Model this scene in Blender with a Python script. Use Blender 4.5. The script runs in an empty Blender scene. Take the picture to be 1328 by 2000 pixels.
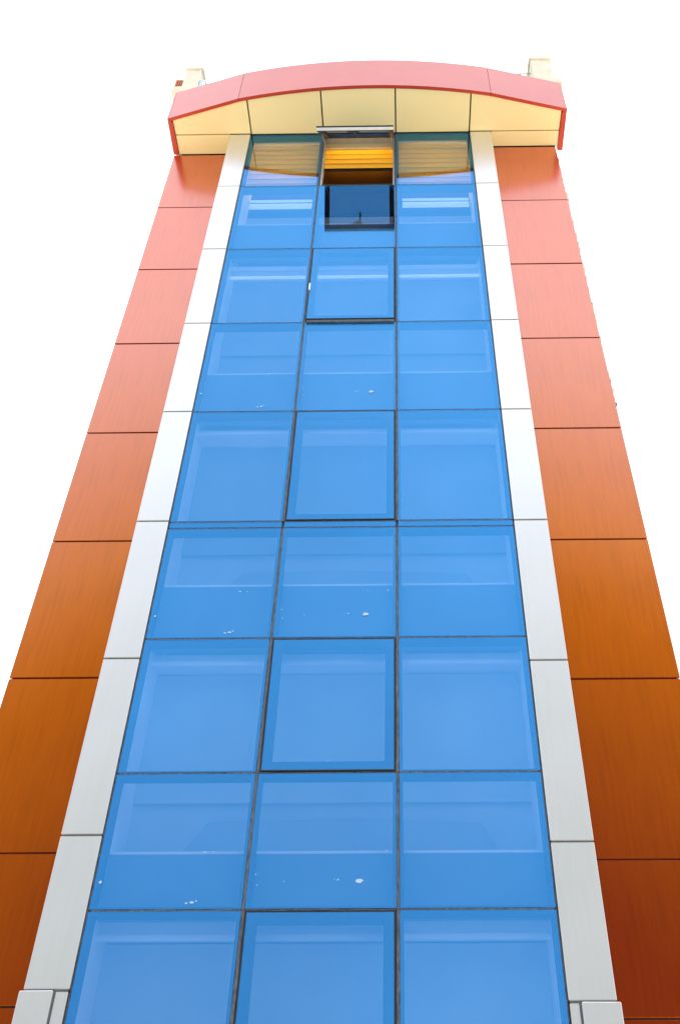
import bpy, bmesh, math, random
from mathutils import Vector, Matrix
random.seed(7)
R = math.radians
scene = bpy.context.scene
col = scene.collection

# ------------------------------------------------------------------ camera
W, H = 679, 1024
D, EYE = 6.9, 1.6                       # metres from the glass wall, eye height
FPX, PX = 1800.0, 770.15                # focal length and principal column in photo pixels (1328 x 2000)
cam = bpy.data.cameras.new('camera')
cam.sensor_fit = 'VERTICAL'
cam.sensor_height = 24.0
cam.lens = 24.0 * FPX / 2000.0
cam.shift_x = -(PX - 664.0) / 2000.0
cam.clip_start, cam.clip_end = 0.05, 5000
cam_o = bpy.data.objects.new('camera', cam)
col.objects.link(cam_o)
yaw, pitch, roll = R(-0.7075), R(41.2042), R(-0.0438)
fw = Vector((math.sin(yaw)*math.cos(pitch), math.cos(yaw)*math.cos(pitch), math.sin(pitch)))
rt = Vector((math.cos(yaw), -math.sin(yaw), 0)); up = rt.cross(fw)
r2 = rt*math.cos(roll) + up*math.sin(roll); u2 = -rt*math.sin(roll) + up*math.cos(roll)
cam_o.matrix_world = Matrix(((r2.x, u2.x, -fw.x, 0), (r2.y, u2.y, -fw.y, -D), (r2.z, u2.z, -fw.z, EYE), (0, 0, 0, 1)))
scene.camera = cam_o

# ------------------------------------------------------------------ sky, sun, exposure
SUN_EL, SUN_ROT = R(66), R(12)          # sun high behind the building: the front stands in soft shade
world = bpy.data.worlds.new('World'); scene.world = world
world.use_nodes = True
nt = world.node_tree; nt.nodes.clear(); N = nt.nodes.new; LK = nt.links.new
out = N('ShaderNodeOutputWorld'); bg = N('ShaderNodeBackground')
sky = N('ShaderNodeTexSky'); sky.sky_type = 'NISHITA'; sky.sun_disc = False
sky.sun_elevation = SUN_EL; sky.sun_rotation = SUN_ROT
sky.air_density = 1.0; sky.dust_density = 2.5; sky.ozone_density = 1.0
tc = N('ShaderNodeTexCoord'); sep = N('ShaderNodeSeparateXYZ'); LK(tc.outputs['Generated'], sep.inputs[0])
# thin bright overcast veil (brighter towards the zenith, as an overcast sky is), with soft cloud structure
zc = N('ShaderNodeClamp'); LK(sep.outputs['Z'], zc.inputs[0])
grad = N('ShaderNodeMath'); grad.operation = 'MULTIPLY_ADD'; grad.inputs[1].default_value = 5.2; grad.inputs[2].default_value = 7.0
LK(zc.outputs[0], grad.inputs[0])
nz = N('ShaderNodeTexNoise'); nz.inputs['Scale'].default_value = 1.7; nz.inputs['Detail'].default_value = 4
LK(tc.outputs['Generated'], nz.inputs['Vector'])
mr = N('ShaderNodeMapRange'); mr.inputs['From Min'].default_value = .3; mr.inputs['From Max'].default_value = .7
mr.inputs['To Min'].default_value = .84; mr.inputs['To Max'].default_value = 1.16
LK(nz.outputs['Fac'], mr.inputs['Value'])
cl = N('ShaderNodeMath'); cl.operation = 'MULTIPLY'; LK(grad.outputs[0], cl.inputs[0]); LK(mr.outputs[0], cl.inputs[1])
cc = N('ShaderNodeVectorMath'); cc.operation = 'SCALE'; cc.inputs[0].default_value = (.92, .98, 1.08); LK(cl.outputs[0], cc.inputs['Scale'])
mix = N('ShaderNodeMix'); mix.data_type = 'RGBA'; 
dt = N('ShaderNodeVectorMath'); dt.operation = 'DOT_PRODUCT'; LK(tc.outputs['Generated'], dt.inputs[0])
dt.inputs[1].default_value = (math.sin(SUN_ROT)*math.cos(SUN_EL), math.cos(SUN_ROT)*math.cos(SUN_EL), math.sin(SUN_EL))
vf = N('ShaderNodeMapRange'); vf.inputs['From Min'].default_value = -.2; vf.inputs['From Max'].default_value = 1.0
vf.inputs['To Min'].default_value = .56; vf.inputs['To Max'].default_value = .84
LK(dt.outputs['Value'], vf.inputs['Value']); LK(vf.outputs[0], mix.inputs['Factor'])
LK(sky.outputs[0], mix.inputs['A']); LK(cc.outputs[0], mix.inputs['B'])
LK(mix.outputs['Result'], bg.inputs['Color']); bg.inputs['Strength'].default_value = .1
LK(bg.outputs[0], out.inputs[0])

sun = bpy.data.lights.new('sun', 'SUN'); sun.energy = 3.0; sun.angle = R(4); sun.color = (1, .95, .87)
sun_o = bpy.data.objects.new('sun', sun); col.objects.link(sun_o)
sd = Vector((math.sin(SUN_ROT)*math.cos(SUN_EL), math.cos(SUN_ROT)*math.cos(SUN_EL), math.sin(SUN_EL)))
sun_o.rotation_euler = sd.to_track_quat('Z', 'Y').to_euler(); sun_o.location = sd*60

vs = scene.view_settings
vs.view_transform = 'Standard'; vs.look = 'None'; vs.exposure = 1.1; vs.gamma = 1; vs.use_curve_mapping = False
scene.render.resolution_x, scene.render.resolution_y = W, H
scene.render.engine = 'CYCLES'
scene.cycles.max_bounces = 10; scene.cycles.transparent_max_bounces = 24; scene.cycles.glossy_bounces = 6

# ------------------------------------------------------------------ materials
MAT = {}
def new_mat(name):
    m = bpy.data.materials.new(name); m.use_nodes = True
    MAT[name] = m
    return m, m.node_tree, m.node_tree.nodes['Principled BSDF']
def noise(nt, scale, detail=3, vec_scale=None, coord='Object'):
    t = nt.nodes.new('ShaderNodeTexCoord'); n = nt.nodes.new('ShaderNodeTexNoise')
    n.inputs['Scale'].default_value = scale; n.inputs['Detail'].default_value = detail
    src = t.outputs[coord]
    if vec_scale:
        mp = nt.nodes.new('ShaderNodeMapping'); mp.inputs['Scale'].default_value = vec_scale
        nt.links.new(src, mp.inputs[0]); src = mp.outputs[0]
    nt.links.new(src, n.inputs['Vector'])
    return n.outputs['Fac']
def ramp(nt, fac, a, b, p0=.35, p1=.65):
    r = nt.nodes.new('ShaderNodeValToRGB')
    r.color_ramp.elements[0].position, r.color_ramp.elements[1].position = p0, p1
    r.color_ramp.elements[0].color, r.color_ramp.elements[1].color = (*a, 1), (*b, 1)
    nt.links.new(fac, r.inputs[0]); return r.outputs[0]
def rng(nt, fac, a, b, lo=.3, hi=.7):
    m = nt.nodes.new('ShaderNodeMapRange'); m.inputs['From Min'].default_value = lo; m.inputs['From Max'].default_value = hi
    m.inputs['To Min'].default_value = a; m.inputs['To Max'].default_value = b
    nt.links.new(fac, m.inputs['Value']); return m.outputs[0]
def bump(nt, bsdf, fac, strength, dist=.01):
    b = nt.nodes.new('ShaderNodeBump'); b.inputs['Strength'].default_value = strength; b.inputs['Distance'].default_value = dist
    nt.links.new(fac, b.inputs['Height']); nt.links.new(b.outputs[0], bsdf.inputs['Normal'])
def simple(name, c1, c2=None, rough=.5, metal=0.0, scale=4, vec=None, bmp=0, coat=0, coat_rough=.05, p0=.35, p1=.65):
    m, nt, b = new_mat(name)
    b.inputs['Roughness'].default_value = rough; b.inputs['Metallic'].default_value = metal
    b.inputs['Coat Weight'].default_value = coat; b.inputs['Coat Roughness'].default_value = coat_rough
    c2 = c2 or tuple(min(1, v*1.12) for v in c1)
    f = noise(nt, scale, 4, vec)
    nt.links.new(ramp(nt, f, c1, c2, p0, p1), b.inputs['Base Color'])
    if bmp: bump(nt, b, noise(nt, scale*6, 3, vec), bmp)
    return m

def lacquer(nt, bsdf, lo, hi, strength, rough):
    """clear lacquer over a panel: a sky reflection that grows as the sheet is seen more edge-on"""
    lw = nt.nodes.new('ShaderNodeLayerWeight'); lw.inputs['Blend'].default_value = .5
    cv = nt.nodes.new('ShaderNodeMapRange'); cv.interpolation_type = 'SMOOTHSTEP'
    cv.inputs['From Min'].default_value = lo; cv.inputs['From Max'].default_value = hi
    cv.inputs['To Min'].default_value = .004; cv.inputs['To Max'].default_value = strength
    nt.links.new(lw.outputs['Facing'], cv.inputs['Value'])
    pw = nt.nodes.new('ShaderNodeMath'); pw.operation = 'POWER'; pw.inputs[1].default_value = 6.0; nt.links.new(lw.outputs['Facing'], pw.inputs[0])
    ad = nt.nodes.new('ShaderNodeMath'); ad.operation = 'MULTIPLY_ADD'; ad.inputs[1].default_value = .5
    nt.links.new(pw.outputs[0], ad.inputs[0]); nt.links.new(cv.outputs[0], ad.inputs[2])
    g = nt.nodes.new('ShaderNodeBsdfGlossy'); g.inputs['Roughness'].default_value = rough; g.inputs['Color'].default_value = (1, 1, 1, 1)
    mx = nt.nodes.new('ShaderNodeMixShader'); o = nt.nodes['Material Output']
    nt.links.new(ad.outputs[0], mx.inputs[0]); nt.links.new(bsdf.outputs[0], mx.inputs[1]); nt.links.new(g.outputs[0], mx.inputs[2])
    nt.links.new(mx.outputs[0], o.inputs['Surface'])
    for l in bsdf.inputs['Normal'].links: nt.links.new(l.from_socket, g.inputs['Normal'])
def streaks(nt, colour, amount):
    """rain streaks and dust: multiplies a colour socket by a faint vertically drawn-out noise"""
    n1 = rng(nt, noise(nt, 6, 5, (5, 5, .22)), 1-amount, 1.0, .32, .55)
    n2 = rng(nt, noise(nt, 1.4, 4), 1-amount*.6, 1+amount*.4, .3, .7)
    mu = nt.nodes.new('ShaderNodeMath'); mu.operation = 'MULTIPLY'; nt.links.new(n1, mu.inputs[0]); nt.links.new(n2, mu.inputs[1])
    v = nt.nodes.new('ShaderNodeVectorMath'); v.operation = 'SCALE'; nt.links.new(colour, v.inputs[0]); nt.links.new(mu.outputs[0], v.inputs['Scale'])
    return v.outputs[0]
# brushed copper-orange composite panel under clear lacquer
m, nt_, b = new_mat('orange_composite')
f = noise(nt_, 9, 6, (9, 9, .3))
lwf = nt_.nodes.new('ShaderNodeLayerWeight'); lwf.inputs['Blend'].default_value = .5        # brightening up the column painted in by view angle: deep when faced, redder edge-on
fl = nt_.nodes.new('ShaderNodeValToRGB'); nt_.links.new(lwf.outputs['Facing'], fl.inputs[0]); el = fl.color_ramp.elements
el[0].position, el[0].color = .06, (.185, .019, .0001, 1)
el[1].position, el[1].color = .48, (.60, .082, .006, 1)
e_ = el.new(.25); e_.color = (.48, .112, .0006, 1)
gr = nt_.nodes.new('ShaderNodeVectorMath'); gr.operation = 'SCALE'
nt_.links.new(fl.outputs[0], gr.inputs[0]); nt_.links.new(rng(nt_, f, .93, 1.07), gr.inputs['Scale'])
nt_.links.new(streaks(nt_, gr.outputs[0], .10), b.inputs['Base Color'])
b.inputs['Metallic'].default_value = .75; b.inputs['Roughness'].default_value = .34; b.inputs['Specular IOR Level'].default_value = 0
bump(nt_, b, noise(nt_, 1.3, 2), .06, .02)
lacquer(nt_, b, .18, .44, .165, .20)
# pale silver-white composite panel
m, nt_, b = new_mat('white_composite')
nt_.links.new(streaks(nt_, ramp(nt_, noise(nt_, 1.1, 4), (.425, .42, .388), (.44, .435, .402)), .03), b.inputs['Base Color'])
b.inputs['Roughness'].default_value = .34; b.inputs['Metallic'].default_value = .25
bump(nt_, b, noise(nt_, 1.6, 2), .05, .02)
lacquer(nt_, b, .02, .45, .50, .32)
# red fascia sheet
m, nt_, b = new_mat('red_fascia')
nt_.links.new(ramp(nt_, noise(nt_, 2.2, 4), (.50, .052, .020), (.54, .060, .024)), b.inputs['Base Color'])
b.inputs['Roughness'].default_value = .4; b.inputs['Metallic'].default_value = .3; b.inputs['Specular IOR Level'].default_value = .3
lacquer(nt_, b, .1, .5, .105, .25)
simple('soffit_cream', (.88, .69, .315), (.91, .72, .34), .5, scale=.9)
simple('joint_brown', (.07, .022, .012), rough=.7)
simple('joint_grey', (.16, .165, .16), rough=.8)
simple('joint_black', (.012, .012, .013), rough=.7)
simple('dark_aluminium', (.022, .020, .020), (.035, .03, .028), .45, .3, scale=12)
simple('silver_aluminium', (.45, .46, .46), (.55, .55, .54), .35, .7, scale=9)
simple('sealant', (.03, .045, .07), (.15, .15, .16), .75, scale=16, vec=(6, 6, 1.2), bmp=.6, p0=.3, p1=.72)
simple('cream_render', (.66, .56, .40), (.76, .67, .50), .85, scale=5, bmp=.4)
simple('flaking_render', (.10, .07, .04), (.72, .60, .40), .9, scale=3.2, bmp=.6, p0=.40, p1=.47)
simple('pillar_render', (.74, .66, .50), (.82, .75, .60), .85, scale=6, bmp=.3)
simple('interior_white', (.88, .83, .90), (.93, .88, .94), .8, scale=2)
simple('interior_back', (.52, .53, .57), (.58, .59, .63), .9, scale=1.2)
simple('upstand_blue', (.15, .20, .27), (.18, .23, .30), .85, scale=1.4)
simple('furniture_blue', (.38, .41, .46), (.42, .45, .50), .9, scale=2)
simple('darkened_blind', (.36, .37, .40), (.41, .42, .45), .9, scale=1.5)  # blind colour darkened to tone down the brightness of the upper panes
simple('window_blind', (.50, .52, .55), (.56, .58, .60), .9, scale=1.5)
simple('brown_wall', (.028, .011, .002), (.036, .015, .003), .85, scale=2)
simple('beige_lintel', (.78, .55, .24), (.82, .60, .28), .8, scale=3)
simple('speck_white', (.34, .45, .58), (.44, .53, .64), .8, scale=40)
simple('terracotta', (.48, .13, .05), (.58, .18, .07), .8, scale=6)
simple('pale_blue_plastic', (.42, .62, .78), (.5, .7, .85), .4, scale=4)
simple('steel_rail', (.35, .32, .30), (.45, .42, .40), .4, .6, scale=10)
simple('bitumen', (.05, .05, .05), (.07, .07, .07), .95, scale=8)
simple('paving', (.44, .42, .38), (.54, .52, .47), .85, scale=3, bmp=.3)
simple('concrete', (.30, .29, .27), (.38, .37, .35), .9, scale=2, bmp=.3)
simple('asphalt', (.045, .045, .047), (.07, .07, .07), .92, scale=30, bmp=.5)

def lamp_mat(name, colour, strength):
    m, nt, b = new_mat(name); b.inputs['Base Color'].default_value = (.9, .9, .9, 1)
    b.inputs['Emission Color'].default_value = (*colour, 1); b.inputs['Emission Strength'].default_value = strength
MAT['brown_wall'].node_tree.nodes['Principled BSDF'].inputs['Specular IOR Level'].default_value = 0
lamp_mat('blind_backlight', (1, .78, .40), 9.0)
lamp_mat('dim_backlight', (1, .76, .42), 8.0)
lamp_mat('white_tube', (1, .95, .95), .22)
# ochre blind cloth lets the room light through
m, nt_, b = new_mat('ochre_fabric')
nt_.links.new(ramp(nt_, noise(nt_, 5, 4), (.80, .45, .04), (.88, .51, .06)), b.inputs['Base Color']); b.inputs['Roughness'].default_value = .8
tr = nt_.nodes.new('ShaderNodeBsdfTranslucent'); tr.inputs['Color'].default_value = (.95, .49, .008, 1)
mx = nt_.nodes.new('ShaderNodeMixShader'); mx.inputs[0].default_value = .5
nt_.links.new(b.outputs[0], mx.inputs[1]); nt_.links.new(tr.outputs[0], mx.inputs[2]); nt_.links.new(mx.outputs[0], nt_.nodes['Material Output'].inputs['Surface'])
def glass_mat(name, refl, trans, fres=.6):
    m = bpy.data.materials.new(name); m.use_nodes = True; MAT[name] = m
    nt = m.node_tree; nt.nodes.clear()
    o = nt.nodes.new('ShaderNodeOutputMaterial')
    g = nt.nodes.new('ShaderNodeBsdfGlossy'); g.inputs['Color'].default_value = (*refl, 1); g.inputs['Roughness'].default_value = .012
    t = nt.nodes.new('ShaderNodeBsdfTransparent'); t.inputs['Color'].default_value = (*trans, 1)
    a = nt.nodes.new('ShaderNodeAddShader'); nt.links.new(g.outputs[0], a.inputs[0]); nt.links.new(t.outputs[0], a.inputs[1])
    w = nt.nodes.new('ShaderNodeBsdfGlossy'); w.inputs['Color'].default_value = (.85, .92, 1, 1); w.inputs['Roughness'].default_value = .012
    fr = nt.nodes.new('ShaderNodeFresnel'); fr.inputs[0].default_value = 1.38
    mu = nt.nodes.new('ShaderNodeMath'); mu.operation = 'MULTIPLY'; mu.inputs[1].default_value = fres
    nt.links.new(fr.outputs[0], mu.inputs[0])
    mx = nt.nodes.new('ShaderNodeMixShader'); nt.links.new(mu.outputs[0], mx.inputs[0])
    nt.links.new(a.outputs[0], mx.inputs[1]); nt.links.new(w.outputs[0], mx.inputs[2])
    # slow waviness of toughened sheets
    f = noise(nt, .9, 1)
    b = nt.nodes.new('ShaderNodeBump'); b.inputs['Strength'].default_value = .09; b.inputs['Distance'].default_value = .02
    nt.links.new(f, b.inputs['Height'])
    for s in (g, w): nt.links.new(b.outputs[0], s.inputs['Normal'])
    nt.links.new(mx.outputs[0], o.inputs['Surface'])
    return m
glass_mat('blue_glass', (.021, .134, .292), (.60, .62, .62), .03)

# ------------------------------------------------------------------ mesh helpers
def link(name, me, mat, parent=None, loc=(0, 0, 0), rot=(0, 0, 0)):
    if isinstance(me, bmesh.types.BMesh):
        bm = me; me = bpy.data.meshes.new(name); bm.to_mesh(me); bm.free()
    if mat and not me.materials: me.materials.append(MAT[mat])
    o = bpy.data.objects.new(name, me); col.objects.link(o)
    o.location = loc; o.rotation_euler = rot
    if parent: o.parent = parent
    return o
def bm_box(bm, x0, x1, y0, y1, z0, z1):
    v = [bm.verts.new(p) for p in ((x0,y0,z0),(x1,y0,z0),(x1,y1,z0),(x0,y1,z0),(x0,y0,z1),(x1,y0,z1),(x1,y1,z1),(x0,y1,z1))]
    for f in ((3,2,1,0),(4,5,6,7),(0,1,5,4),(1,2,6,5),(2,3,7,6),(3,0,4,7)): bm.faces.new([v[i] for i in f])
    return v
def box(name, x0, x1, y0, y1, z0, z1, mat, parent=None, bev=0, rot=(0, 0, 0)):
    """box whose origin is its own centre"""
    c = Vector(((x0+x1)/2, (y0+y1)/2, (z0+z1)/2))
    bm = bmesh.new(); bm_box(bm, x0-c.x, x1-c.x, y0-c.y, y1-c.y, z0-c.z, z1-c.z)
    if bev: bmesh.ops.bevel(bm, geom=bm.edges[:], offset=bev, segments=1, affect='EDGES')
    return link(name, bm, mat, parent, c, rot)
def boxes(name, lst, mat, parent=None, loc=(0, 0, 0), rot=(0, 0, 0), bev=0):
    bm = bmesh.new()
    for b_ in lst: bm_box(bm, *b_)
    if bev: bmesh.ops.bevel(bm, geom=bm.edges[:], offset=bev, segments=1, affect='EDGES')
    return link(name, bm, mat, parent, loc, rot)
def prism(bm, pts, z0, z1):
    a = [bm.verts.new((x, y, z0)) for x, y in pts]; b_ = [bm.verts.new((x, y, z1)) for x, y in pts]
    n = len(pts)
    bm.faces.new(a[::-1]); bm.faces.new(b_)
    for i in range(n): bm.faces.new((a[i], a[(i+1) % n], b_[(i+1) % n], b_[i]))
def tube(bm, p, q, r, n=8):
    p, q = Vector(p), Vector(q); d = (q-p).normalized()
    s = d.orthogonal().normalized(); t = d.cross(s)
    A, B = [], []
    for i in range(n):
        a = 2*math.pi*i/n; o = s*math.cos(a)*r + t*math.sin(a)*r
        A.append(bm.verts.new(p+o)); B.append(bm.verts.new(q+o))
    for i in range(n): bm.faces.new((A[i], A[(i+1) % n], B[(i+1) % n], B[i]))
    bm.faces.new(A[::-1]); bm.faces.new(B)

# ------------------------------------------------------------------ ground
def struct(o): o['kind'] = 'structure'; return o
struct(box('ground', -600, 600, -600, 600, -.5, -.12, 'concrete'))
struct(box('road', -600, 600, -34, -26, -.3, -.11, 'asphalt'))
struct(box('pavement', -60, 60, -26, 14, -.3, 0, 'paving', bev=.015))
struct(box('kerb', -60, 60, -26.16, -26.004, -.3, .004, 'concrete', bev=.015))

# ------------------------------------------------------------------ the building
tower = bpy.data.objects.new('office_tower', None); col.objects.link(tower)
tower['label'] = 'narrow office tower with blue glass front between white strips and orange panel columns'
tower['category'] = 'building'
T = tower

XW0, XG0, XM1, XM2, XG1, XW1 = -2.632, -2.304, -1.182, -.060, 1.079, 1.417     # strip / glass / mullion lines
XO0, XO1 = -3.568, 2.440                                                        # outer edges of the orange columns
YL, YR = .31, .24                                                               # the orange faces stand back from the glass
ZS = 15.495                                                                     # soffit level
ROWS = [15.495, 13.927, 12.318, 10.720, 9.136, 7.533, 6.162, 4.885, 3.828, 2.25, .62]
STRIP_Z = 7.452                                                                 # narrow glass strip under the fifth joint
BACK = 12.0

# body: side walls, back, floors and roof
box('side_wall', -3.565, -3.365, YL+.065, BACK, 0, 16.2, 'cream_render', T)
box('side_wall', 2.235, 2.435, YR+.065, BACK, 0, 16.2, 'cream_render', T)
box('rear_wall', -3.364, 2.234, BACK-.25, BACK, 0, 16.2, 'cream_render', T)
box('roof', -3.363, 2.233, .6, BACK-.251, 15.93, 16.19, 'bitumen', T)
box('wall', -3.364, -2.316, YL+.07, YL+.25, 0, 15.9, 'cream_render', T)      # masonry behind the orange columns
box('wall', 1.091, 2.234, YR+.07, YR+.25, 0, 15.9, 'cream_render', T)

# orange panel columns
GAP = .0075
def column_panels(name, x0, x1, y0, y1, joints, mat, bev=.004):
    for i in range(len(joints)-1):
        zt, zb = joints[i]-GAP, joints[i+1]+GAP
        o = box(name, x0, x1, y0+random.uniform(-.002, .002), y1, zb, zt, mat, T, bev)
        o.rotation_euler.z = random.uniform(-.0016, .0016); o.rotation_euler.x = random.uniform(-.0012, .0012)
OL = [15.455, 13.905, 12.33, 10.735, 9.14, 7.553, 5.957, 4.369, 3.269, 1.67, .09]
OR = [15.455, 13.872, 12.261, 10.673, 9.073, 7.467, 5.868, 4.268, 3.163, 1.56, .09]
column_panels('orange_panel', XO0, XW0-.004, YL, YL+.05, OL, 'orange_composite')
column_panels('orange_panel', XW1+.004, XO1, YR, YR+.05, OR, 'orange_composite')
box('panel_backing', XO0+.02, XW0+.03, YL+.03, YL+.068, .05, 15.44, 'joint_brown', T)
box('panel_backing', XW1-.03, XO1-.02, YR+.03, YR+.068, .05, 15.44, 'joint_brown', T)

# white strips: folded panels with returns back to the orange faces
WLJ = [15.47, 13.92, 12.312, 10.712, 9.133, 7.540, 5.957, 4.382, 3.298]
WRJ = [15.47, 13.92, 12.317, 10.715, 9.122, 7.517, 5.909, 4.312, 3.214]
def white_col(x0, x1, ydeep, joints, lft):
    for i in range(len(joints)-1):
        box('white_panel', x0, x1, -.014+random.uniform(-.001, .001), ydeep, joints[i+1]+.007, joints[i]-.007, 'white_composite', T, .005)
    zt = joints[-1]
    # plinth casing: a bowed outer panel and a narrow inner strip
    a, b_ = (x0-.012, x1-.095) if lft else (x0+.075, x1+.014)
    o = box('white_panel', a, b_, -.024, ydeep, .06, zt-.003, 'white_composite', T, .006)
    o.rotation_euler.y = R(-.35 if lft else .35); o.rotation_euler.x = R(.15)
    c, d = (x1-.089, x1-.004) if lft else (x0+.004, x0+.069)
    box('trim_strip', c, d, -.012, .1, .06, zt-.009, 'white_composite', T, .004)
    box('strip_backing', x0+.012, x1-.012, .012, ydeep-.01, .05, 15.46, 'joint_grey', T)
white_col(XW0, XG0-.012, YL-.005, WLJ, True)
white_col(XG1+.012, XW1, YR-.005, WRJ, False)

# ------------------------------------------------------------------ glazing
XS = [XG0, XM1, XM2, XG1]
SASH_ROWS = {0: R(30.3), 2: R(1.3), 4: 0.0, 6: 0.0, 8: 0.0}                     # opening windows in the middle bay, with their opening angle
VG, HG = .013, .008                                                             # half joint widths
levels = []                                                                     # (row index, z bottom, z top)
for i in range(len(ROWS)-1):
    zt, zb = ROWS[i], ROWS[i+1]
    if i == 0: zt -= .035
    if i == 5: zt = STRIP_Z
    levels.append((i, zb, zt))

# frame members behind the glass
for k, x in enumerate(XS):
    hw = .040
    xa, xb = x-hw, x+hw
    if k == 0: xa, xb = x-.006, x+.034
    if k == 3: xa, xb = x-.034, x+.006
    box('mullion', xa, xb, .016, .115, .1, ZS-.01, 'dark_aluminium', T)
zj = [ZS-.03] + ROWS[1:]
for k in range(3):
    for j, z in enumerate(zj):
        xa = XS[k] + (.0345 if k == 0 else .0405); xb = XS[k+1] - (.0345 if k == 2 else .0405)
        h0, h1 = (.034, .028)
        if j == 5: h0, h1 = .115, .028
        box('transom', xa, xb, .0165, .11, z-h0, z+(h1 if j else .025), 'dark_aluminium', T)
# sealant beads in the joints, each run a strip of its own with a slightly uneven face
def bead(x0, x1, z0, z1, vertical):
    bm = bmesh.new(); n = 14
    prof = []
    for i in range(n+1):
        t = i/n; w = random.uniform(-.0025, .0025); y = .004+random.uniform(-.003, .003)
        if vertical:
            z = z0+(z1-z0)*t
            prof.append([bm.verts.new(p) for p in ((x0+w, .0155, z), (x0+w+.004, y, z), (x1+w-.004, y, z), (x1+w, .0155, z))])
        else:
            x = x0+(x1-x0)*t
            prof.append([bm.verts.new(p) for p in ((x, .0155, z0+w), (x, y, z0+w+.003), (x, y, z1+w-.003), (x, .0155, z1+w))])
    for a, b_ in zip(prof, prof[1:]):
        for j in range(3): bm.faces.new((a[j], a[j+1], b_[j+1], b_[j]) if not vertical else (a[j], b_[j], b_[j+1], a[j+1]))
    bmesh.ops.recalc_face_normals(bm, faces=bm.faces[:])
    link('sealant_joint', bm, 'sealant', T)
for k, x in enumerate(XS):
    for i, zb, zt in levels:
        if k == 0: bead(x-.011, x+.002, zb+.001, zt-.001, True)
        elif k == 3: bead(x-.002, x+.011, zb+.001, zt-.001, True)
        else: bead(x-VG-.002, x+VG+.002, zb+.001, zt-.001, True)
for k in range(3):
    for j, z in enumerate(ROWS[1:-1], 1):
        if k == 1 and (j in SASH_ROWS or j-1 in SASH_ROWS):
            h = .6
        else: h = 1
        bead(XS[k]+VG+.003, XS[k+1]-VG-.003, z-HG*h-.001, z+HG*h+.001, False)
    bead(XS[k]+VG+.003, XS[k+1]-VG-.003, STRIP_Z-.007, STRIP_Z+.007, False)

def pane(name, x0, x1, z0, z1, parent, tilt=True):
    o = box(name, x0, x1, .0, .010, z0, z1, 'blue_glass', parent)
    if tilt: o.rotation_euler = (random.uniform(-.0011, .0011), 0, random.uniform(-.0011, .0011))
    return o
for i, zb, zt in levels:
    for k in range(3):
        x0 = XS[k] + (VG if k else .003); x1 = XS[k+1] - (VG if k < 2 else .003)
        if k == 1 and i in SASH_ROWS: continue
        pane('glass_pane', x0, x1, zb+HG, zt-HG, T)
for k in range(3):
    pane('glass_strip', XS[k]+(VG if k else .003), XS[k+1]-(VG if k < 2 else .003), STRIP_Z+.008, ROWS[5]-.010, T)

# opening windows: top hung sash (frame) > pane, handle, stays
def opening_window(i, zb, zt, ang):
    x0, x1 = XM1+VG+.017, XM2-VG-.017
    zt -= .020; zb += .021
    w, h = x1-x0, (zt-zb if ang < .2 else 1.60); fr = .075
    rot = (-ang, 0, 0)
    ctr = (x0+w/2, -.004 if not ang else -.006, zt)
    # local: x across, y depth (0 = outer face), z from 0 (hinge) down to -h
    fl = [(-w/2, -w/2+fr, .012, .060, -h, 0), (w/2-fr, w/2, .012, .060, -h, 0),
          (-w/2+fr, w/2-fr, .012, .060, -fr, 0), (-w/2+fr, w/2-fr, .012, .060, -h, -h+fr)]
    win = boxes('window', fl, 'dark_aluminium', T, ctr, rot)
    link_box = lambda nm, b_, mt: boxes(nm, [b_], mt, win)
    link_box('glass_pane', (-w/2, w/2, .0, .010, -h, 0), 'blue_glass')
    link_box('edge_trim', (-w/2, w/2, .0165, .056, -h-.006, -h-.0005), 'silver_aluminium')
    link_box('gasket', (-w/2-.004, w/2+.004, -.003, .0160, -h-.009, -h-.0005), 'joint_black')
    hb = bmesh.new()
    if ang < .2:
        tube(hb, (0, .061, -h+fr+.004), (0, .075, -h+fr+.004), .030, 12)
        link('handle', hb, 'interior_white', win); hb = None
    if hb: bm_box(hb, -.11, .06, .061, .079, -h+.045, -h+.085); bm_box(hb, -.07, .03, .061, .083, -h+.086, -h+.115); bm_box(hb, -.016, .016, .079, .118, -h+.05, -h+.08)
    if hb: bm_box(hb, .0, .026, .100, .122, -h+.05, -h+.24); link('handle', hb, 'dark_aluminium', win)
    if ang > .2:
        # inner frame around the opening and the two stays that hold the sash out
        box('opening_frame', x0-.006, x0+.016, .012, .12, zb, zt, 'silver_aluminium', T)
        box('opening_frame', x1-.016, x1+.006, .012, .12, zb, zt, 'silver_aluminium', T)
        box('opening_frame', x0+.017, x1-.017, .02, .12, zt-.05, zt-.004, 'silver_aluminium', T)
        box('opening_frame', x0+.017, x1-.017, .012, .12, zb, zb+.03, 'dark_aluminium', T)
        for sx in (-1, 1):
            b_ = bmesh.new()
            X = (x0+x1)/2 + sx*(w/2-.03)
            e = .62*h
            tube(b_, (X, .03, zt-.42), (X, -math.sin(ang)*e+.045*math.cos(ang), zt-math.cos(ang)*e-.02), .008)
            link('stay_arm', b_, 'silver_aluminium', T)
    elif ang > 0:
        box('restrictor', x0-.008, x0+.010, -.045, .01, 11.33, 11.47, 'white_composite', T)
    return win
for i, zb, zt in levels:
    if i in SASH_ROWS: opening_window(i, zb, zt, SASH_ROWS[i])

# black rebate behind every closed sash edge
for i, zb, zt in levels:
    if i in SASH_ROWS and SASH_ROWS[i] < .2:
        for a, b_ in ((XM1+.0155, XM1+.034), (XM2-.034, XM2-.0155)): box('window_rebate', a, b_, .008, .0155, zb, zt, 'joint_black', T)
        for a, b_ in ((zb+.004, zb+.026), (zt-.024, zt-.004)): box('window_rebate', XM1+.035, XM2-.035, .0085, .0155, a, b_, 'joint_black', T)

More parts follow.
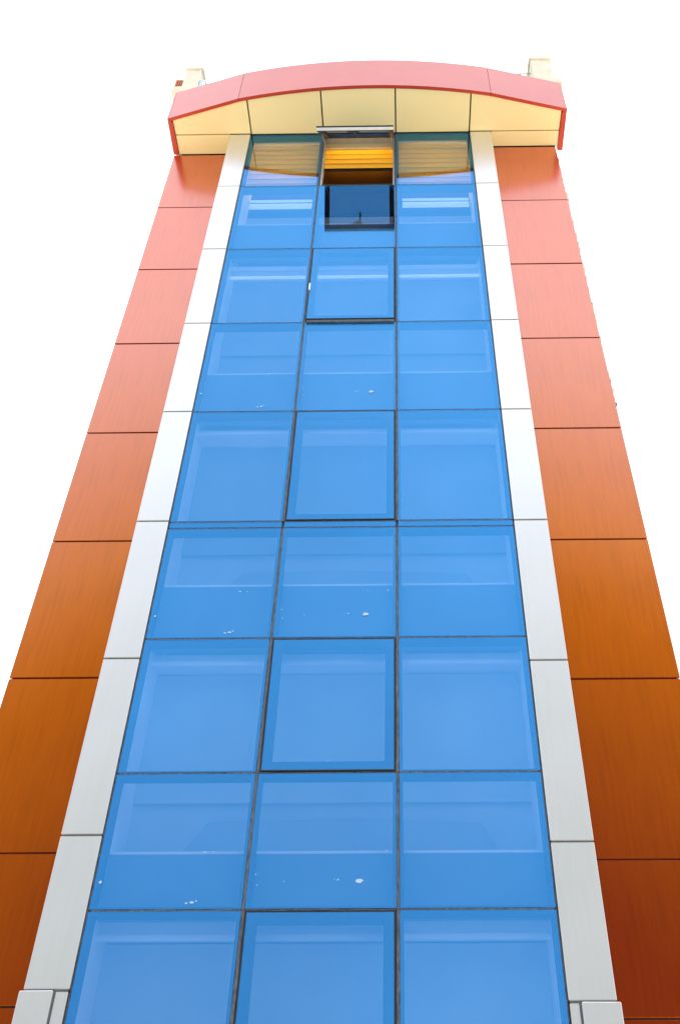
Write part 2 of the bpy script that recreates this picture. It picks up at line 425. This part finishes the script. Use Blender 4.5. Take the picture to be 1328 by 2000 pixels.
# ------------------------------------------------------------------ what stands behind the glass
IX0, IX1 = XG0+.03, XG1-.03
box('reveal_wall', IX0-.045, IX0, .117, .55, .1, 15.44, 'interior_white', T)
box('reveal_wall', IX1, IX1+.045, .117, .55, .1, 15.44, 'interior_white', T)
for i, zb, zt in levels:
    if i == 0: continue
    if i % 2 == 0:      # window storeys: drawn blinds well inside, ceiling edge above
        box('window_blind', IX0+.002, IX1-.002, .46, .475, zb-.05, zt-.10, 'window_blind' if i > 5 else 'darkened_blind', T)
        box('ceiling_edge', IX0+.002, IX1-.002, .30, .50, zt-.085, zt+.02, 'interior_white', T)
        box('curtain_rail', IX0+.002, IX1-.002, .20, .24, zt-.15, zt-.11, 'interior_white', T)
    else:               # parapet storeys: low wall with a white ledge, furniture behind
        zl = zb+(.495 if i < 7 else .44)*(ROWS[i]-zb)
        box('parapet_wall', IX0+.002, IX1-.002, .13, .20, zb-.02, zl-.012, 'upstand_blue', T)
        box('window_ledge', IX0+.002, IX1-.002, .125, .34, zl-.011, zl+.011, 'interior_white', T, .004)
        box('back_wall', IX0+.002, IX1-.002, .50, .53, zb-.02, zt+.05, 'interior_back' if i > 4 else 'darkened_blind', T)
        if i > 1:
            a = bmesh.new(); ztop = zl+.36
            pts = [(-1.86, zl+.012), (-1.60, ztop), (-.5, ztop+.015), (.62, ztop-.02), (.80, zl+.012)]
            vs_ = []
            for y in (.40, .48): vs_.append([a.verts.new((x, y, z)) for x, z in pts])
            n = len(pts)
            a.faces.new(vs_[0]); a.faces.new(vs_[1][::-1])
            for q in range(n): a.faces.new((vs_[0][q], vs_[1][q], vs_[1][(q+1) % n], vs_[0][(q+1) % n]))
            bmesh.ops.recalc_face_normals(a, faces=a.faces[:])
            link('room_divider', a, 'furniture_blue', T)
# lit white tubes in the two upper storeys
box('strip_light', IX0+.004, IX1-.004, .27, .30, 12.06, 12.09, 'white_tube', T)
for z, x0, x1 in [(z, a, b_) for z in (13.80, 13.70, 13.62) for a, b_ in ((IX0+.1, XM1-.09), (XM2+.09, IX1-.06))]:
    box('strip_light', x0, x1, .16, .19, z, z+.025, 'white_tube', T)
# top storey: pleated ochre blinds, the middle one half raised in front of the brown room
box('window_lintel', XM1+.01, XM2-.01, .117, .33, 15.25, 15.45, 'beige_lintel', T)
box('ceiling', IX0+.002, IX1-.002, .117, .499, 15.452, 15.465, 'interior_white', T)
box('back_wall', IX0+.002, IX1-.002, .50, .53, 13.9, 15.24, 'brown_wall', T)
for z in (15.24, 14.92, 14.58):  # unseen tubes added behind the side blinds to make the cloth glow
    for a, b_ in ((IX0+.05, XM1-.10), (XM2+.10, IX1-.05)): box('strip_light', a, b_, .42, .45, z, z+.03, 'blind_backlight', T)
box('strip_light', XM1+.12, XM2-.12, .34, .38, 15.20, 15.24, 'dim_backlight', T)  # weaker unseen tube added behind the middle blind
def pleat_mesh(w, ph):
    bm = bmesh.new(); n = 8; rows = []
    for i in range(n+1):
        t = i/n; z = -ph*t; y = -.034*math.sin(math.pi*t)
        rows.append((bm.verts.new((-w/2, y, z)), bm.verts.new((w/2, y, z))))
    for a, b_ in zip(rows, rows[1:]): bm.faces.new((a[0], b_[0], b_[1], a[1]))
    bmesh.ops.recalc_face_normals(bm, faces=bm.faces[:])
    me = bpy.data.meshes.new('pleat'); bm.to_mesh(me); bm.free(); return me
for k in range(3):
    xa = XS[k]+(.012 if k else .035); xb = XS[k+1]-(.012 if k < 2 else .035)
    ph = .142; me = pleat_mesh(xb-xa, ph-.014)
    zt = 15.235; nfold = 4 if k == 1 else 9
    if k != 1: link('valance', pleat_mesh(xb-xa, .215), 'ochre_fabric', T, ((xa+xb)/2, .158, 15.448))
    bl = box('pleated_blind', xa, xb, .140, .165, zt-.001, zt+.012, 'silver_aluminium', T)
    c = bl.location
    for f_ in range(nfold):
        link('pleat', me, 'ochre_fabric', bl, (0, .15-c.y, zt-f_*ph-c.z))
        boxes('batten', [(-(xb-xa)/2, (xb-xa)/2, .146-c.y, .156-c.y, zt-(f_+1)*ph-c.z, zt-(f_+1)*ph+.0135-c.z)], 'brown_wall', bl)

# specks, tape and paint left on the lower panes
def blotch(name, x, z, w, h, seed, y=-.0005, parent=T):
    rn = random.Random(seed); bm = bmesh.new(); n = 10
    a = [bm.verts.new((math.cos(6.283*q/n)*w/2*rn.uniform(.55, 1.1), -.0015, math.sin(6.283*q/n)*h/2*rn.uniform(.55, 1.1))) for q in range(n)]
    b_ = [bm.verts.new((v.co.x, 0, v.co.z)) for v in a]
    bm.faces.new(a); bm.faces.new(b_[::-1])
    for q in range(n): bm.faces.new((a[q], b_[q], b_[(q+1) % n], a[(q+1) % n]))
    bmesh.ops.recalc_face_normals(bm, faces=bm.faces[:])
    return link(name, bm, 'speck_white', parent, (x, y-.001, z))
for i in (3, 5, 7):
    i_, zb, zt = levels[i]; h = zt-zb
    for q, (x, t, w, hh) in enumerate([(-2.257, .19, .03, .035), (-.345, .193, .085, .05), (-.504, .20, .02, .02), (-.53, .205, .01, .01),
                                       (-1.113, .24, .016, .018), (-1.098, .165, .014, .014), (-.9, .19, .01, .012), (-1.60, .045, .04, .02), (-1.56, .05, .05, .03),
                                       (-1.53, .06, .02, .02), (-1.515, .40, .05, .012), (-1.45, .40, .03, .008), (-.146, .40, .014, .02), (-.33, .402, .012, .01)]):
        blotch('paint_speck', x, zb+t*h, w*.75, hh*.75, i*50+q)
# ------------------------------------------------------------------ cornice: bowed canopy
def front_curve():
    pts = [(-3.535, -.285)]
    xl, yl, xr, yr = -2.43, -.575, 1.375, -.612
    n = 24
    xm = (xl+xr)/2; hwid = (xr-xl)/2
    for i in range(n+1):
        x = xl+(xr-xl)*i/n; t = (x-xm)/hwid
        base = yl+(yr-yl)*i/n
        pts.append((x, base-.155*(1-t*t)))
    pts.append((2.525, -.36))
    return pts
FC = front_curve()
ZB, ZTOP, TH = 15.466, 16.335, .050
def offset_in(pts, d):
    res = []
    for i, p in enumerate(pts):
        a = Vector(pts[max(i-1, 0)]); b_ = Vector(pts[min(i+1, len(pts)-1)])
        t = (b_-a).normalized(); nrm = Vector((-t.y, t.x))
        res.append((p[0]+nrm.x*d, p[1]+nrm.y*d))
    return res
IN = offset_in(FC, TH)
# deck of the canopy, under which the panels hang
bm = bmesh.new()
deck = [(x, y) for x, y in offset_in(FC, TH+.01)]
deck[0] = (-3.47, deck[0][1]); deck[-1] = (2.46, deck[-1][1])
prism(bm, deck+[(2.46, .59), (-3.47, .59)], ZS+.05, 16.332)
bmesh.ops.recalc_face_normals(bm, faces=bm.faces[:])
cornice = link('cornice', bm, 'joint_black', T)
def curved_panel(i0, i1, name, trim0=.0, trim1=.0):
    bm = bmesh.new(); A = []
    for i in range(i0, i1+1):
        o_ = Vector(FC[i]); n_ = Vector(IN[i])
        if i == i0 and trim0: d = (Vector(FC[i+1])-o_).normalized()*trim0; o_ = o_+d; n_ = n_+d
        if i == i1 and trim1: d = (Vector(FC[i-1])-o_).normalized()*trim1; o_ = o_+d; n_ = n_+d
        A.append([bm.verts.new((p[0], p[1], z)) for p, z in ((o_, ZB), (o_, ZTOP), (n_, ZTOP), (n_, ZB))])
    for a, b_ in zip(A, A[1:]):
        for j in range(4): bm.faces.new((a[j], b_[j], b_[(j+1) % 4], a[(j+1) % 4]))
    bm.faces.new(A[0]); bm.faces.new(A[-1][::-1])
    bmesh.ops.recalc_face_normals(bm, faces=bm.faces[:])
    o = link(name, bm, 'red_fascia', cornice)
    return o
nF = len(FC)
curved_panel(0, 1, 'fascia_panel', 0, .0035)
curved_panel(1, nF-2, 'fascia_panel', .0035, .0035)
curved_panel(nF-2, nF-1, 'fascia_panel', .0035, 0)
for q in (1, nF-2):
    x, y = FC[q]; box('joint_strip', x-.012, x+.012, y+.014, y+.045, ZB+.004, ZTOP-.003, 'joint_brown', cornice)
# side returns
def quad_prism(name, pts, z0, z1, mat, parent):
    bm = bmesh.new(); prism(bm, pts, z0, z1); bmesh.ops.recalc_face_normals(bm, faces=bm.faces[:])
    return link(name, bm, mat, parent)
l0, l1 = FC[0], IN[0]
quad_prism('fascia_panel', [(-3.560, -.283), (-3.536, -.284), (-3.490, -.20), (-3.490, .305), (-3.572, .305)], ZB-.003, ZTOP-.004, 'red_fascia', cornice)
quad_prism('fascia_panel', [(2.526, -.360), (2.552, -.355), (2.562, .31), (2.478, .31), (2.478, -.28)], ZB-.003, ZTOP-.004, 'red_fascia', cornice)

# cream soffit panels between the dark joints
def y_in(x):
    P_ = IN
    for a, b_ in zip(P_, P_[1:]):
        if a[0] <= x <= b_[0]: return a[1]+(b_[1]-a[1])*(x-a[0])/(b_[0]-a[0])
    return P_[0][1] if x < P_[0][0] else P_[-1][1]
g = .011
def soffit(xa, xb, yb, mat='soffit_cream'):
    n = 8; front = [(xa+(xb-xa)*q/n, y_in(xa+(xb-xa)*q/n)+.006) for q in range(n+1)]
    quad_prism('soffit_panel', front+[(xb, yb), (xa, yb)], ZS-.012, ZS+.03, mat, cornice)
for k in range(3):
    soffit(XS[k]+g, XS[k+1]-g, -.010 if k != 1 else -.010)
soffit(-3.482, XG0-g, -.016)
soffit(XG1+g, 2.470, -.016)
quad_prism('soffit_panel', [(-3.482, .001), (XW0-.006, .001), (XW0-.006, YL-.004), (-3.482, YL-.004)], ZS-.012, ZS+.03, 'soffit_cream', cornice)
quad_prism('soffit_panel', [(XW1+.006, .001), (2.470, .001), (2.470, YR-.004), (XW1+.006, YR-.004)], ZS-.012, ZS+.03, 'soffit_cream', cornice)
# head frame where the glass meets the soffit
box('head_frame', XG0+.003, XG1-.003, -.004, .014, ZS-.030, ZS-.013, 'dark_aluminium', T)

# ------------------------------------------------------------------ roof: corner pillars with plinths, rail, small fittings
def pillar(x0, x1, y0, zbase, zpl, ztop, px0, px1):
    p_ = box('rooftop_pillar', x0, x1, y0, y0+.32, zpl, ztop-.06, 'pillar_render', T, .006)
    c = p_.location
    for nm, b_ in (('pillar_cap', (x0-.03, x1+.03, y0-.03, y0+.35, ztop-.059, ztop)), ('plinth', (x0+.02, x1-.02, y0, y0+.5, zbase, zpl-.161)), ('coping', (px0, px1, y0-.02, y0+.5, zpl-.16, zpl-.001))):
        boxes(nm, [tuple(v-(c.x if q < 2 else c.y if q < 4 else c.z) for q, v in enumerate(b_))], 'pillar_render', p_)
pillar(-3.67, -3.40, .02, 16.335, 17.20, 17.93, -3.81, -3.34)
pillar(2.28, 2.62, .02, 16.335, 17.36, 18.15, 2.25, 2.74)
b_ = bmesh.new(); tube(b_, (-3.40, .16, 17.62), (2.28, .16, 17.88), .012); link('roof_rail', b_, 'steel_rail', T)
# terracotta louvre block beside the left pillar
lv = boxes('roof_vent', [(-3.80, -3.672, .10, .12, 17.20, 17.50), (-3.80, -3.785, .02, .10, 17.20, 17.50), (-3.80, -3.672, .02, .12, 17.485, 17.50)], 'pillar_render', T)
for q in range(3): boxes('louvre', [(-3.782+q*.037, -3.758+q*.037, .02, .099, 17.205, 17.48)], 'terracotta', lv)
box('water_pipe', -3.398, -3.33, .04, .12, 17.2, 17.55, 'pale_blue_plastic', T, .01)

# flaking render edge along the right side wall
bm = bmesh.new(); rn = random.Random(3); prev = None
for q in range(120):
    z = 9.5+q*.049
    e = 2.462+max(0, rn.gauss(.006, .012))+(.012 if 3 < (q*.049) % 2.3 < 4 else 0)
    ring = [bm.verts.new(p) for p in ((2.436, YR+.07, z), (e, YR+.075, z), (e, YR+.5, z), (2.436, YR+.5, z))]
    if prev:
        for j in range(3): bm.faces.new((prev[j], prev[j+1], ring[j+1], ring[j]))
    prev = ring
bmesh.ops.recalc_face_normals(bm, faces=bm.faces[:])
link('render_edge', bm, 'flaking_render', T)
